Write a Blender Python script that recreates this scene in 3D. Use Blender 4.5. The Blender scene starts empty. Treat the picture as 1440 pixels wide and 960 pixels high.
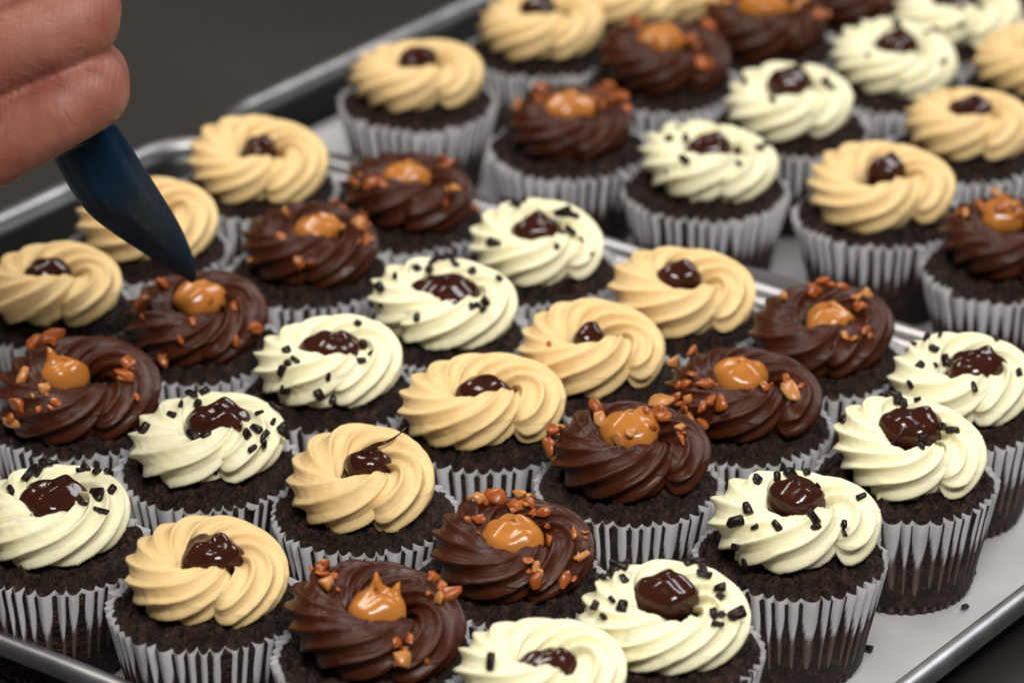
import bpy, bmesh, math, random
import numpy as np
from mathutils import Vector, Matrix, noise

# ------------------------------------------------------------------ camera, light, exposure
SC = bpy.context.scene
COL = SC.collection
CAM_H = 0.71784
PITCH = math.radians(24.975)
cam_data = bpy.data.cameras.new('camera')
cam = bpy.data.objects.new('camera', cam_data)
COL.objects.link(cam)
cam.location = (0, 0, CAM_H)
cam.rotation_euler = (math.pi / 2 - PITCH, 0, 0)
cam_data.sensor_width = 36
cam_data.lens = 141.0
cam_data.clip_start = 0.05
cam_data.clip_end = 50
cam_data.dof.use_dof = True
cam_data.dof.focus_distance = 1.43
cam_data.dof.aperture_fstop = 8.3
cam_data.dof.aperture_blades = 8
SC.camera = cam

W = bpy.data.worlds.new("World")
SC.world = W
W.use_nodes = True
W.node_tree.nodes['Background'].inputs[0].default_value = (0.86, 0.86, 0.88, 1)
W.node_tree.nodes['Background'].inputs[1].default_value = 0.04

def area(name, loc, target, sx, sy, power, color):
    l = bpy.data.lights.new(name, 'AREA')
    l.shape = 'RECTANGLE'; l.size = sx; l.size_y = sy; l.energy = power; l.color = color
    o = bpy.data.objects.new(name, l); COL.objects.link(o)
    o.location = loc
    d = Vector(target) - Vector(loc)
    o.rotation_euler = d.to_track_quat('-Z', 'Y').to_euler()
    return o
area('ceiling_and_fill_light', (-0.75, 2.0, 1.9), (0, 1.45, 0), 1.3, 0.45, 20, (1.0, 0.95, 0.88))
area('window_light', (1.0, 2.35, 1.45), (0, 1.45, 0), 0.9, 0.5, 11, (0.97, 0.97, 1.0))
area('ceiling_and_fill_light', (0.35, -0.1, 1.75), (0, 1.35, 0), 1.2, 0.4, 44, (1.0, 0.97, 0.94))  # frontal fill, added to brighten the upright liners and frosting fronts

SC.view_settings.view_transform = 'Standard'
SC.view_settings.look = 'None'
SC.view_settings.exposure = 0.1
SC.view_settings.gamma = 1.0

# ------------------------------------------------------------------ helpers
G = math.radians(-36.6)
AX = np.array([math.cos(G), math.sin(G)])
BX = np.array([math.sin(G), -math.cos(G)])
def ab(a, b, z=0.0):
    p = AX * a + BX * b
    return (p[0], p[1], z)

def link(o, parent=None):
    COL.objects.link(o)
    if parent is not None:
        o.parent = parent
    return o
def tag(o, label=None, cat=None, group=None, kind=None):
    if label: o['label'] = label
    if cat: o['category'] = cat
    if group: o['group'] = group
    if kind: o['kind'] = kind
    return o
def empty(name, loc, rz=0.0):
    o = bpy.data.objects.new(name, None)
    o.empty_display_size = 0.02
    o.location = loc; o.rotation_euler = (0, 0, rz)
    return link(o)
def mesh_np(name, verts, quads, mat, smooth=True, attrs=None, tris=None):
    me = bpy.data.meshes.new(name)
    nv = len(verts)
    q = np.asarray(quads, dtype=np.int32).reshape(-1, 4)
    nt = 0 if tris is None else len(tris)
    me.vertices.add(nv)
    me.vertices.foreach_set('co', np.asarray(verts, dtype=np.float32).ravel())
    loops = q.ravel()
    if nt:
        loops = np.concatenate([loops, np.asarray(tris, dtype=np.int32).ravel()])
    me.loops.add(len(loops))
    me.loops.foreach_set('vertex_index', loops.astype(np.int32))
    nf = len(q) + nt
    starts = np.arange(len(q), dtype=np.int32) * 4
    tot = np.full(len(q), 4, dtype=np.int32)
    if nt:
        starts = np.concatenate([starts, len(q) * 4 + np.arange(nt, dtype=np.int32) * 3])
        tot = np.concatenate([tot, np.full(nt, 3, dtype=np.int32)])
    me.polygons.add(nf)
    me.polygons.foreach_set('loop_start', starts)
    me.polygons.foreach_set('loop_total', tot)
    me.polygons.foreach_set('use_smooth', np.full(nf, smooth))
    if attrs:
        for k, v in attrs.items():
            a = me.attributes.new(k, 'FLOAT', 'POINT')
            a.data.foreach_set('value', np.asarray(v, dtype=np.float32))
    me.update(calc_edges=True)
    if mat: me.materials.append(mat)
    return me
def obj(name, me, parent=None):
    return link(bpy.data.objects.new(name, me), parent)
def grid_quads(n, m, wrap_n=False, wrap_m=True):
    """rows n, columns m"""
    i = np.arange(n if wrap_n else n - 1)[:, None]
    j = np.arange(m if wrap_m else m - 1)[None, :]
    i2 = (i + 1) % n; j2 = (j + 1) % m
    return np.stack([i * m + j + 0 * j2, i * m + j2, i2 * m + j2, i2 * m + j], -1).reshape(-1, 4)

# ------------------------------------------------------------------ materials
def new_mat(name):
    m = bpy.data.materials.new(name); m.use_nodes = True
    nt = m.node_tree; b = nt.nodes['Principled BSDF']
    return m, nt, b
def noise_node(nt, scale, detail=3, rough=0.5, vec=None):
    n = nt.nodes.new('ShaderNodeTexNoise')
    n.inputs['Scale'].default_value = scale; n.inputs['Detail'].default_value = detail
    n.inputs['Roughness'].default_value = rough
    if vec is None:
        tc = nt.nodes.new('ShaderNodeTexCoord'); vec = tc.outputs['Object']
    nt.links.new(vec, n.inputs['Vector'])
    return n
def ramp(nt, src, stops):
    r = nt.nodes.new('ShaderNodeValToRGB')
    cr = r.color_ramp
    cr.elements[0].position = stops[0][0]; cr.elements[0].color = (*stops[0][1], 1)
    cr.elements[1].position = stops[-1][0]; cr.elements[1].color = (*stops[-1][1], 1)
    for p, c in stops[1:-1]:
        e = cr.elements.new(p); e.color = (*c, 1)
    nt.links.new(src, r.inputs[0])
    return r
def bump(nt, b, src, strength, dist, chain=None):
    n = nt.nodes.new('ShaderNodeBump')
    n.inputs['Strength'].default_value = strength
    n.inputs['Distance'].default_value = dist
    nt.links.new(src, n.inputs['Height'])
    if chain: nt.links.new(chain.outputs[0], n.inputs['Normal'])
    nt.links.new(n.outputs[0], b.inputs['Normal'])
    return n

def frosting_mat(name, c1, c2, rough, sss, radius, bumpd, spec=0.5, pits=0.0):
    m, nt, b = new_mat(name)
    n = noise_node(nt, 60, 4)
    r = ramp(nt, n.outputs['Fac'], [(0.3, c1), (0.7, c2)])
    nt.links.new(r.outputs[0], b.inputs['Base Color'])
    b.inputs['Roughness'].default_value = rough
    b.inputs['Specular IOR Level'].default_value = spec
    if sss:
        b.inputs['Subsurface Weight'].default_value = sss
        b.inputs['Subsurface Radius'].default_value = radius
        b.inputs['Subsurface Scale'].default_value = 1.0
    f = noise_node(nt, 900, 3, 0.6)
    bb = bump(nt, b, f.outputs['Fac'], 0.6, bumpd)
    g = noise_node(nt, 170, 2, 0.5)
    b2 = bump(nt, b, g.outputs['Fac'], 0.5, bumpd * 3, bb)
    ua = nt.nodes.new('ShaderNodeAttribute'); ua.attribute_name = 'ridge_u'
    va = nt.nodes.new('ShaderNodeAttribute'); va.attribute_name = 'ridge_v'
    cx = nt.nodes.new('ShaderNodeCombineXYZ')
    nt.links.new(ua.outputs['Fac'], cx.inputs[0]); nt.links.new(va.outputs['Fac'], cx.inputs[1])
    sn = noise_node(nt, 1.0, 3, 0.6, cx.outputs[0])
    b2 = bump(nt, b, sn.outputs['Fac'], 0.7, bumpd * (4.5 if not sss else 2.0), b2)
    if pits:
        v = nt.nodes.new('ShaderNodeTexVoronoi'); v.inputs['Scale'].default_value = 130
        tc = nt.nodes.new('ShaderNodeTexCoord'); nt.links.new(tc.outputs['Object'], v.inputs['Vector'])
        rr = ramp(nt, v.outputs['Distance'], [(0.04, (0, 0, 0)), (0.1, (1, 1, 1))])
        bump(nt, b, rr.outputs[0], 0.7, pits, b2)
    return m
M = {}
M['wh'] = frosting_mat('white_buttercream', (0.945, 0.875, 0.56), (0.96, 0.905, 0.64), 0.42, 0.25, (0.003, 0.002, 0.0009), 0.00010, 0.35, 0.00008)
M['pb'] = frosting_mat('peanut_butter_frosting', (0.87, 0.61, 0.275), (0.90, 0.665, 0.33), 0.45, 0.25, (0.003, 0.0016, 0.0006), 0.00018, 0.35, 0.0001)
M['ch'] = frosting_mat('chocolate_frosting', (0.047, 0.0105, 0.0035), (0.070, 0.0165, 0.0054), 0.33, 0, None, 0.00013, 0.32, 0.00015)

def cake_mat():
    m, nt, b = new_mat('dark_chocolate_cake')
    n = noise_node(nt, 230, 6, 0.7)
    r = ramp(nt, n.outputs['Fac'], [(0.36, (0.004, 0.0018, 0.0011)), (0.52, (0.027, 0.0112, 0.0062)), (0.70, (0.095, 0.045, 0.027))])
    nt.links.new(r.outputs[0], b.inputs['Base Color'])
    b.inputs['Roughness'].default_value = 0.55
    b.inputs['Specular IOR Level'].default_value = 0.35
    n2 = noise_node(nt, 700, 6, 0.75)
    b1 = bump(nt, b, n2.outputs['Fac'], 0.8, 0.0020)
    n3 = noise_node(nt, 220, 3, 0.6)
    bump(nt, b, n3.outputs['Fac'], 1.0, 0.005, b1)
    return m
M['cake'] = cake_mat()

def liner_mat():
    m, nt, b = new_mat('greaseproof_paper')
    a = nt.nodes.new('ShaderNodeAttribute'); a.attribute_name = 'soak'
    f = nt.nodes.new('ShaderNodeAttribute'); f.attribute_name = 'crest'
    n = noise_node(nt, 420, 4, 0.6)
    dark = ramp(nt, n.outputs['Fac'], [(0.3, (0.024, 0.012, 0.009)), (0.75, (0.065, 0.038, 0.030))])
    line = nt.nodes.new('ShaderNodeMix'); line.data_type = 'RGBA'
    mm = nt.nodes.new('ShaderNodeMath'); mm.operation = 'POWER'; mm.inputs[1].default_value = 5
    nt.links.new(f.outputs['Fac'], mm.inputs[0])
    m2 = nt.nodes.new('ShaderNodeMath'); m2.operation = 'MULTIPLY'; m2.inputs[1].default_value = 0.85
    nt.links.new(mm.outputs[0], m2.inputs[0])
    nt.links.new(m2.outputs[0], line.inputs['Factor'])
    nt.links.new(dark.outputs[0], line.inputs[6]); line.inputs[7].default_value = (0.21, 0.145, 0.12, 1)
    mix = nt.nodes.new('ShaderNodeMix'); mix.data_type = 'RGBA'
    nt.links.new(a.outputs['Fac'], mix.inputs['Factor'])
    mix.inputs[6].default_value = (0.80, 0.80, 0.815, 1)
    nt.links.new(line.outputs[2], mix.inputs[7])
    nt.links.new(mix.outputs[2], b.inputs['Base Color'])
    b.inputs['Roughness'].default_value = 0.55
    b.inputs['Specular IOR Level'].default_value = 0.3
    n2 = noise_node(nt, 500, 4, 0.6)
    bump(nt, b, n2.outputs['Fac'], 0.5, 0.0002)
    out = nt.nodes['Material Output']
    tr = nt.nodes.new('ShaderNodeBsdfTranslucent'); nt.links.new(mix.outputs[2], tr.inputs[0])
    ms = nt.nodes.new('ShaderNodeMixShader'); ms.inputs[0].default_value = 0.28
    nt.links.new(b.outputs[0], ms.inputs[1]); nt.links.new(tr.outputs[0], ms.inputs[2])
    nt.links.new(ms.outputs[0], out.inputs['Surface'])
    return m
M['liner'] = liner_mat()

def simple(name, c, rough, metal=0.0, spec=0.5, nscale=None, c2=None, bumpd=0, bscale=200, coat=0, sss=0, rad=None):
    m, nt, b = new_mat(name)
    b.inputs['Base Color'].default_value = (*c, 1)
    b.inputs['Roughness'].default_value = rough
    b.inputs['Metallic'].default_value = metal
    b.inputs['Specular IOR Level'].default_value = spec
    if nscale:
        n = noise_node(nt, nscale, 4)
        r = ramp(nt, n.outputs['Fac'], [(0.3, c), (0.7, c2)])
        nt.links.new(r.outputs[0], b.inputs['Base Color'])
    if bumpd:
        n = noise_node(nt, bscale, 4); bump(nt, b, n.outputs['Fac'], 0.6, bumpd)
    if coat:
        b.inputs['Coat Weight'].default_value = coat; b.inputs['Coat Roughness'].default_value = 0.06
    if sss:
        b.inputs['Subsurface Weight'].default_value = sss
        b.inputs['Subsurface Radius'].default_value = rad; b.inputs['Subsurface Scale'].default_value = 1
    return m
M['ganache'] = simple('chocolate_ganache', (0.035, 0.009, 0.005), 0.13, nscale=120, c2=(0.05, 0.013, 0.007), bumpd=0.0007, bscale=110)
M['caramel'] = simple('caramel_cream', (0.47, 0.165, 0.030), 0.2, nscale=100, c2=(0.55, 0.22, 0.045), bumpd=0.0006, bscale=90, sss=0.3, rad=(0.004, 0.0015, 0.0004))
M['chip'] = simple('dark_chocolate_chunk', (0.009, 0.005, 0.004), 0.36, spec=0.3, nscale=300, c2=(0.020, 0.010, 0.008), bumpd=0.0003, bscale=600)
M['toffee'] = simple('toffee_chunk', (0.30, 0.066, 0.012), 0.27, nscale=250, c2=(0.45, 0.135, 0.027), bumpd=0.0005, bscale=500, sss=0.3, rad=(0.003, 0.001, 0.0003))
M['toffee_light'] = simple('pale_toffee_chunk', (0.50, 0.20, 0.055), 0.3, nscale=250, c2=(0.58, 0.27, 0.08), bumpd=0.0005, bscale=500, sss=0.3, rad=(0.003, 0.0015, 0.0005))
M['rim'] = simple('tray_rim_aluminium', (0.29, 0.285, 0.29), 0.44, metal=1.0, nscale=40, c2=(0.56, 0.55, 0.56), bumpd=0.0002, bscale=90)
M['pan'] = simple('dark_baking_tray', (0.035, 0.036, 0.035), 0.35, metal=0.8, nscale=25, c2=(0.06, 0.06, 0.058), bumpd=0.0003, bscale=120)
M['paper'] = simple('baking_parchment', (0.50, 0.49, 0.485), 0.6, nscale=30, c2=(0.55, 0.54, 0.535), bumpd=0.0006, bscale=50, spec=0.3)
M['table'] = simple('dull_steel_table', (0.022, 0.019, 0.016), 0.5, metal=0.0, nscale=5, c2=(0.038, 0.033, 0.028), bumpd=0.0004, bscale=60)
M['bag'] = simple('blue_piping_bag_plastic', (0.004, 0.021, 0.050), 0.4, spec=0.07, nscale=60, c2=(0.005, 0.030, 0.068), bumpd=0.0010, bscale=110)
M['hair'] = simple('fine_hair', (0.35, 0.22, 0.13), 0.5)

# ------------------------------------------------------------------ setting: the table
def table():
    bm = bmesh.new()
    bmesh.ops.create_cube(bm, size=1.0)
    bmesh.ops.scale(bm, vec=(5.0, 5.0, 0.04), verts=bm.verts)
    bmesh.ops.translate(bm, vec=(0, 2.0, -0.02), verts=bm.verts)
    bmesh.ops.bevel(bm, geom=bm.edges[:], offset=0.004, segments=2, affect='EDGES')
    me = bpy.data.meshes.new('table'); bm.to_mesh(me); bm.free(); me.materials.append(M['table'])
    tag(obj('table', me), kind='structure')
table()

# ------------------------------------------------------------------ baking trays
def round_rect(w, h, r, n=12):
    """outline (x, y, normal) of a rounded rectangle, counter-clockwise, centred"""
    pts = []
    for cx, cy, a0 in ((w/2-r, h/2-r, 0), (-w/2+r, h/2-r, 90), (-w/2+r, -h/2+r, 180), (w/2-r, -h/2+r, 270)):
        for k in range(n + 1):
            a = math.radians(a0 + 90 * k / n)
            pts.append((cx, cy, math.cos(a), math.sin(a)))
    return pts
def sweep_profile(name, w, h, r, prof, mat, parent, closed=True, fill=False):
    """prof: list of (inset from the outer outline, z)"""
    base = round_rect(w, h, r)
    V = []
    for cx, cy, nx, ny in base:
        for d, z in prof:
            V.append((cx + nx * (r - d), cy + ny * (r - d), z))
    n, m = len(base), len(prof)
    Q = grid_quads(n, m, True, closed)
    Q = Q[:, ::-1]
    me = mesh_np(name, V, Q, mat)
    if fill:
        bm = bmesh.new(); bm.from_mesh(me); bm.verts.ensure_lookup_table()
        for idx in (0, m - 1):
            bm.faces.new([bm.verts[i * m + idx] for i in range(n)])
        bmesh.ops.recalc_face_normals(bm, faces=bm.faces)
        bm.to_mesh(me); bm.free()
    return obj(name, me, parent)
RIM_Z = 0.026
def tray(a0, a1, b0, b1, label):
    ca, cb = (a0 + a1) / 2, (b0 + b1) / 2
    root = empty('baking_tray', ab(ca, cb), G)
    tag(root, label, 'baking tray', 'baking trays')
    w, h = a1 - a0, b1 - b0
    inner = [(0.0185, 0.0013), (0.0165, 0.0017), (0.0150, 0.0030), (0.0142, 0.0050), (0.0105, 0.0160), (0.0085, 0.0215)]
    outer = [(0.0074, 0.0215), (0.0094, 0.0160), (0.0131, 0.0050), (0.0139, 0.0022), (0.0160, 0.0004), (0.0185, 0.0002)]
    sweep_profile('pan', w, h, 0.036, inner + outer, M['pan'], root, closed=False, fill=True)
    rr = 0.0043
    prof = [(rr + rr * math.cos(t), RIM_Z - rr + rr * math.sin(t)) for t in [2 * math.pi * k / 16 for k in range(16)]]
    sweep_profile('rolled_rim', w, h, 0.036, prof, M['rim'], root)
    return root
T1 = (-1.150, -0.607, -1.2945, -0.885)
T2 = (-1.150, -0.607, -1.7110, -1.2975)
tray(*T1, 'front baking tray filled with cupcakes, its rim crossing the lower corners of the photo')
tray(*T2, 'rear baking tray with blurred cupcakes, touching the far rim of the front tray')

def parchment(T, label, seed, climb):
    """sheet lying in the tray; the edges run up the walls where climb(a, b side) says so"""
    a0, a1, b0, b1 = T
    ca, cb = (a0 + a1) / 2, (b0 + b1) / 2
    w, h = (a1 - a0) - 0.036, (b1 - b0) - 0.036
    root = empty('parchment_sheet', ab(ca, cb), G)
    n, m = 150, 120
    xs = np.linspace(-w/2 - 0.012, w/2 + 0.012, n); ys = np.linspace(-h/2 - 0.018, h/2 + 0.018, m)
    X, Y = np.meshgrid(xs, ys, indexing='ij')
    Z = np.full_like(X, 0.0019)
    rng = random.Random(seed)
    for i in range(n):
        for j in range(m):
            x, y = X[i, j], Y[i, j]
            ex = max(abs(x) - w/2 + 0.004, 0); ey = max(abs(y) - h/2 + 0.004, 0)
            z = 0.0019 + 0.0006 * max(0, noise.noise((x * 22, y * 22, seed)))
            if ey > 0:
                c = climb(x, 1 if y > 0 else -1)
                up = ey * c
                z += up
                Y[i, j] = math.copysign(h/2 - 0.004 + min(ey, ey * 0.45) , y) if c > 0.5 else math.copysign(h/2 - 0.004, y) + 0
                if c <= 0.5: Y[i, j] += math.copysign(min(ey, 0.003), y)
            if ex > 0:
                X[i, j] = math.copysign(w/2 - 0.004 + min(ex, 0.003) * 0.6, x)
                z += ex * 0.25
            Z[i, j] = z
    V = np.stack([X, Y, Z], -1).reshape(-1, 3)
    me = mesh_np('sheet', V, grid_quads(n, m, False, False), M['paper'])
    o = obj('sheet', me, root)
    tag(root, label, 'baking paper', 'baking paper in the trays')
    return root
parchment(T1, 'white parchment lining the front tray, bare at its lower right corner', 3.0,
          lambda x, s: 0.3)
parchment(T2, 'white parchment lining the rear tray, its crumpled edge standing up between cupcakes', 7.0,
          lambda x, s: (0.95 + 0.25 * math.sin(x * 31)) if s < 0 else 0.3)

# ------------------------------------------------------------------ cupcake parts (millimetres turned into metres)
MM = 0.001
rs = np.random.RandomState(11)
N_PLEAT = 42
LINER_H = 43.0
DOME = 7.4
def liner_mesh(seed, Rtop):
    r = np.random.RandomState(seed)
    per = 12
    nth = N_PLEAT * per
    th = np.linspace(0, 2 * math.pi, nth, endpoint=False)
    zz = np.array([0, 0.4, 3, 7, 11, 15, 19, 22, 25, 28, 31, 34, 37.5, 40, 43.0])
    ph = N_PLEAT * th / 2 + 0.4 * np.sin(3 * th + seed) + 0.35 * np.sin(7 * th + 2 * seed) + 0.3 * np.sin(13 * th + 3 * seed) + 0.25 * np.sin(19 * th + seed)
    k = np.floor(ph / math.pi).astype(int) % (N_PLEAT + 2)
    jit = r.uniform(-1, 1, N_PLEAT + 4)[k]
    base = np.abs(np.sin(ph))
    V = []; soak = []; crest = []
    wob = 0.5 * np.sin(2 * th + r.uniform(0, 6)) + 0.4 * np.sin(3 * th + r.uniform(0, 6)) + 0.35 * np.sin(5 * th + r.uniform(0, 6))
    for z in zz:
        t = z / LINER_H
        R = 25.0 + (Rtop - 25.0) * (t ** 0.92) + wob * t ** 2
        if z == 0: R = 24.3
        A = (1.1 + 1.7 * t) * (1 + 0.25 * np.sin(4 * th + seed) * t)
        if z < 1: A = 0.8
        f = base ** (1.0 + 0.5 * (1 - t))
        rr = R + A * (f - 0.65) * (1 + 0.4 * jit)
        ztop = z + (0.8 * jit + 0.8 * (1 - base)) * t ** 4
        V.append(np.stack([rr * np.cos(th), rr * np.sin(th), np.full(nth, 1.0) * ztop], -1))
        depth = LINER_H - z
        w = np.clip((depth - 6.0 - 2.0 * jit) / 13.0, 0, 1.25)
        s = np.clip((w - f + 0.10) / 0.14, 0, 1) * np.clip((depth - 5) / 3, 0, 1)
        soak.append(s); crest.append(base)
    V = np.concatenate(V) * MM
    n = len(zz)
    Q = grid_quads(n, nth, False, True)
    c = len(V)
    V = np.vstack([V, [[0, 0, 0.0]]])
    tris = np.stack([np.full(nth, c), (np.arange(nth) + 1) % nth, np.arange(nth)], -1)
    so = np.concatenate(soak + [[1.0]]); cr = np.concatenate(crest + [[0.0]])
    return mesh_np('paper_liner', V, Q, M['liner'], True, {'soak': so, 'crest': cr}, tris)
def fbm(x, y, z, o=4):
    return noise.fractal((x, y, z), 0.9, 2.1, o)
def cake_z(r, dome):
    return LINER_H + dome * (1 - (np.minimum(r, 34) / 33.0) ** 2.4)
def cake_mesh(seed, dome=DOME):
    m = 230
    rad = np.concatenate([np.linspace(0.5, 12, 6), np.linspace(13.2, 32.6, 34)])
    th = np.linspace(0, 2 * math.pi, m, endpoint=False)
    V = []
    for r in rad:
        for t in th:
            x, y = r * math.cos(t), r * math.sin(t)
            rr = r * (1 + 0.018 * math.sin(3 * t + seed) + 0.012 * math.sin(5 * t + 2 * seed))
            z = LINER_H + dome * (1 - (min(r, 34) / 33.0) ** 2.4)
            if r > 12:
                d = 2.0 * fbm(x * 0.16, y * 0.16, seed) + 1.3 * fbm(x * 0.5, y * 0.5, seed + 9, 5)
                c = noise.voronoi((x * 0.24 + seed + 0.3 * noise.noise((x * .3, y * .3, 1)), y * 0.24 + 0.3 * noise.noise((x * .3, y * .3, 5)), 0.0))[0]
                d += 2.1 * min(1.0, 1.6 * (c[1] - c[0])) - 1.6
                # cracks in the crust
                k = abs(noise.noise((x * 0.11 + 5 * seed, y * 0.11, 2.0)))
                d -= 1.3 * max(0, 0.10 - k) / 0.10
                z += d
            V.append((rr * math.cos(t), rr * math.sin(t), z))
    for (r, z) in ((33.4, 41.0), (32.0, 34.0), (27.0, 4.0)):
        for t in th:
            V.append((r * math.cos(t), r * math.sin(t), z + 0.8 * fbm(r * math.cos(t) * .4, r * math.sin(t) * .4, seed)))
    nr = len(rad) + 3
    V = np.array(V) * MM
    Q = grid_quads(nr, m, False, True)
    c = len(V); V = np.vstack([V, [[0, 0, (LINER_H + dome) * MM]]])
    tris = np.stack([np.full(m, c), np.arange(m), (np.arange(m) + 1) % m], -1)
    return mesh_np('cake', V, Q[:, ::1], M['cake'], True, None, tris)
LINERS = {'T1': [liner_mesh(s, 34.3) for s in range(1, 7)], 'T2': [liner_mesh(s, 36.3) for s in range(11, 14)]}
CAKES = [cake_mesh(s * 1.7 + 1.0) for s in range(7)]

def smoothstep(a, b, x):
    t = np.clip((x - a) / (b - a), 0, 1); return t * t * (3 - 2 * t)

def frosting_verts(seed, D, kind, seam=0.0, nt=210, nth=108, n=9, omega=1.4, depth=0.28, H=9.3, gap=0.5):
    """a piped ring: a star-shaped rope, twisting, swept anticlockwise round the cake from the front; returns V (mm), nt, nth"""
    r = np.random.RandomState(seed)
    a0 = 9.8 * D / 58.0
    R0 = D / 2 - a0 - 0.2
    s0 = -94 + 20 * gap; t0 = 240 - 6 * gap; t1 = 314 - 10 * gap
    phs = math.radians(s0 + seam)
    phe = math.radians(t1 + seam)
    t = np.linspace(0, 1, nt)
    ph = phs + (phe - phs) * t
    deg = np.degrees(ph - math.radians(seam))
    tail = np.clip((deg - t0) / (t1 - t0), 0, 1)
    ts = smoothstep(0, 1, tail)
    start = np.clip((deg - s0) / 16.0, 0, 1)
    st = np.sqrt(np.clip(1 - (1 - start) ** 2, 0.0, 1))
    e1, e2, e3 = r.uniform(0, 6.3, 3)
    Rr = R0 * (1 + 0.045 * np.sin(2 * ph + e1) + 0.02 * np.sin(3 * ph + e2))
    Rr = Rr * (1 - 0.22 * ts)
    rise = smoothstep(200, 300, deg)
    scale = st * (1 - (0.90 - 0.12 * gap) * np.clip(tail, 0, 1) ** (1.7 + 0.7 * gap)) * (1 + 0.05 * np.sin(2 * ph + e3))
    width = a0 * scale
    height = H * (0.86 + 0.14 * smoothstep(-90, 40, deg)) * np.maximum(scale, 0.05)
    px = Rr * np.cos(ph); py = Rr * np.sin(ph)
    tipx, tipy = R0 * 0.72 * math.cos(phe), R0 * 0.55 * math.sin(phe)
    px = px * (1 - 0.55 * ts ** 2) + tipx * 0.55 * ts ** 2
    py = py * (1 - 0.55 * ts ** 2) + tipy * 0.55 * ts ** 2
    zc = H * 0.95 * (0.80 + 0.20 * smoothstep(-94, -20, deg)) + 3.0 * rise * ts + 1.2 * rise
    zc = zc + 0.4 * np.sin(ph * 2 + e2)
    # frame
    dx = np.gradient(px); dy = np.gradient(py); dz = np.gradient(zc)
    L = np.sqrt(dx * dx + dy * dy) + 1e-9
    ox, oy = dy / L, -dx / L            # outward
    th = np.linspace(0, 2 * math.pi, nth, endpoint=False)
    PH, TH = np.meshgrid(ph, th, indexing='ij')
    ang = TH - omega * (PH - phs) + r.uniform(0, 6.3) + 0.06 * np.sin(3 * PH + e1)
    x = n * ang / 2.0
    x = x + 0.16 * np.sin(ang + e2) + 0.12 * np.sin(2 * ang + e3)
    x = x + 0.22 * np.sin(2 * x)
    eps = 0.03 if kind == 'wh' else 0.05
    c = np.sqrt(np.sin(x) ** 2 + eps)
    c = (c - math.sqrt(eps)) / (math.sqrt(1 + eps) - math.sqrt(eps))
    xs = x + 0.38 * np.sin(x) ** 2
    rnd = 1 - np.sqrt(np.cos(xs) ** 2 + 0.01)
    mixr = 0.55 if kind != 'wh' else 0.45
    f = (1 - mixr) * c ** 0.9 + mixr * rnd + 0.15 * np.abs(np.sin(2 * x + 0.5)) ** 0.8 * c
    dep = depth * (1 - 0.35 * ts[:, None]) * (0.75 + 0.25 * st[:, None])
    prof = 1.04 - 1.12 * dep * f
    # small piping irregularities
    rough = 0.012 * np.sin(PH * 23 + 5 * np.sin(TH * 2 + e1)) * np.sin(TH * 3 + e2) + 0.006 * r.standard_normal(PH.shape) * (ts[:, None] ** 2 * 5 + 0.0)
    prof = prof + rough * 0.8
    ca, sa = np.cos(TH), np.sin(TH)
    off = width[:, None] * prof * ca
    low = (sa < 0)
    rimr = np.hypot(px[:, None] + ox[:, None] * off, py[:, None] + oy[:, None] * off)
    reach = zc[:, None] - (cake_z(rimr, DOME) - 48.0) + 1.0
    up = np.where(low, np.maximum(reach, 1.0) * prof * sa * np.minimum(1, 0.15 + scale[:, None] * 1.1), height[:, None] * prof * sa)
    off = off * (1 + 0.10 * low * sa * (ca > 0))
    # the rope leans outwards at its foot
    X = px[:, None] + ox[:, None] * off
    Y = py[:, None] + oy[:, None] * off
    Z = zc[:, None] + up
    # settle on the domed cake
    rad = np.sqrt(X * X + Y * Y)
    base = cake_z(rad, DOME) - 48.0 - 0.8
    soft = 1.2
    dz = Z - base
    Z = base + np.where(dz > soft * 2, dz, soft * 2 * np.exp(np.clip(dz / (soft * 2) - 1, -6, 0)) - 0.3)
    # little feet where the icing was pulled away from the cake
    az = np.arctan2(Y, X); hh = Z - base
    for q in range(7):
        a_ = r.uniform(-2.9, 0.3); w_ = r.uniform(0.03, 0.07); l_ = r.uniform(0.6, 2.2)
        k_ = np.exp(-((az - a_) / w_) ** 2) * np.exp(-np.maximum(hh, 0) / 1.3) * (rad > R0 + 3)
        X = X + l_ * k_ * np.cos(a_); Y = Y + l_ * k_ * np.sin(a_); Z = Z - 0.25 * l_ * k_
    # ragged bits at the tail end
    V = np.stack([X, Y, Z], -1)
    jag = (tail > 0.9)
    V[jag] += r.standard_normal(V[jag].shape) * 0.32
    return V, (ang * 16.0, PH * 1.6 + seed)
def frosting_mesh(V, kind):
    nt, nth = V.shape[:2]
    P = V.reshape(-1, 3)
    c0 = len(P)
    P = np.vstack([P, V[0].mean(0)[None], V[-1].mean(0)[None]])
    Q = grid_quads(nt, nth, False, True)[:, ::-1]
    j = np.arange(nth); j2 = (j + 1) % nth
    t0 = np.stack([np.full(nth, c0), j, j2], -1)
    t1 = np.stack([np.full(nth, c0 + 1), (nt - 1) * nth + j2, (nt - 1) * nth + j], -1)
    return P, Q, np.vstack([t0, t1])

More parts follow.
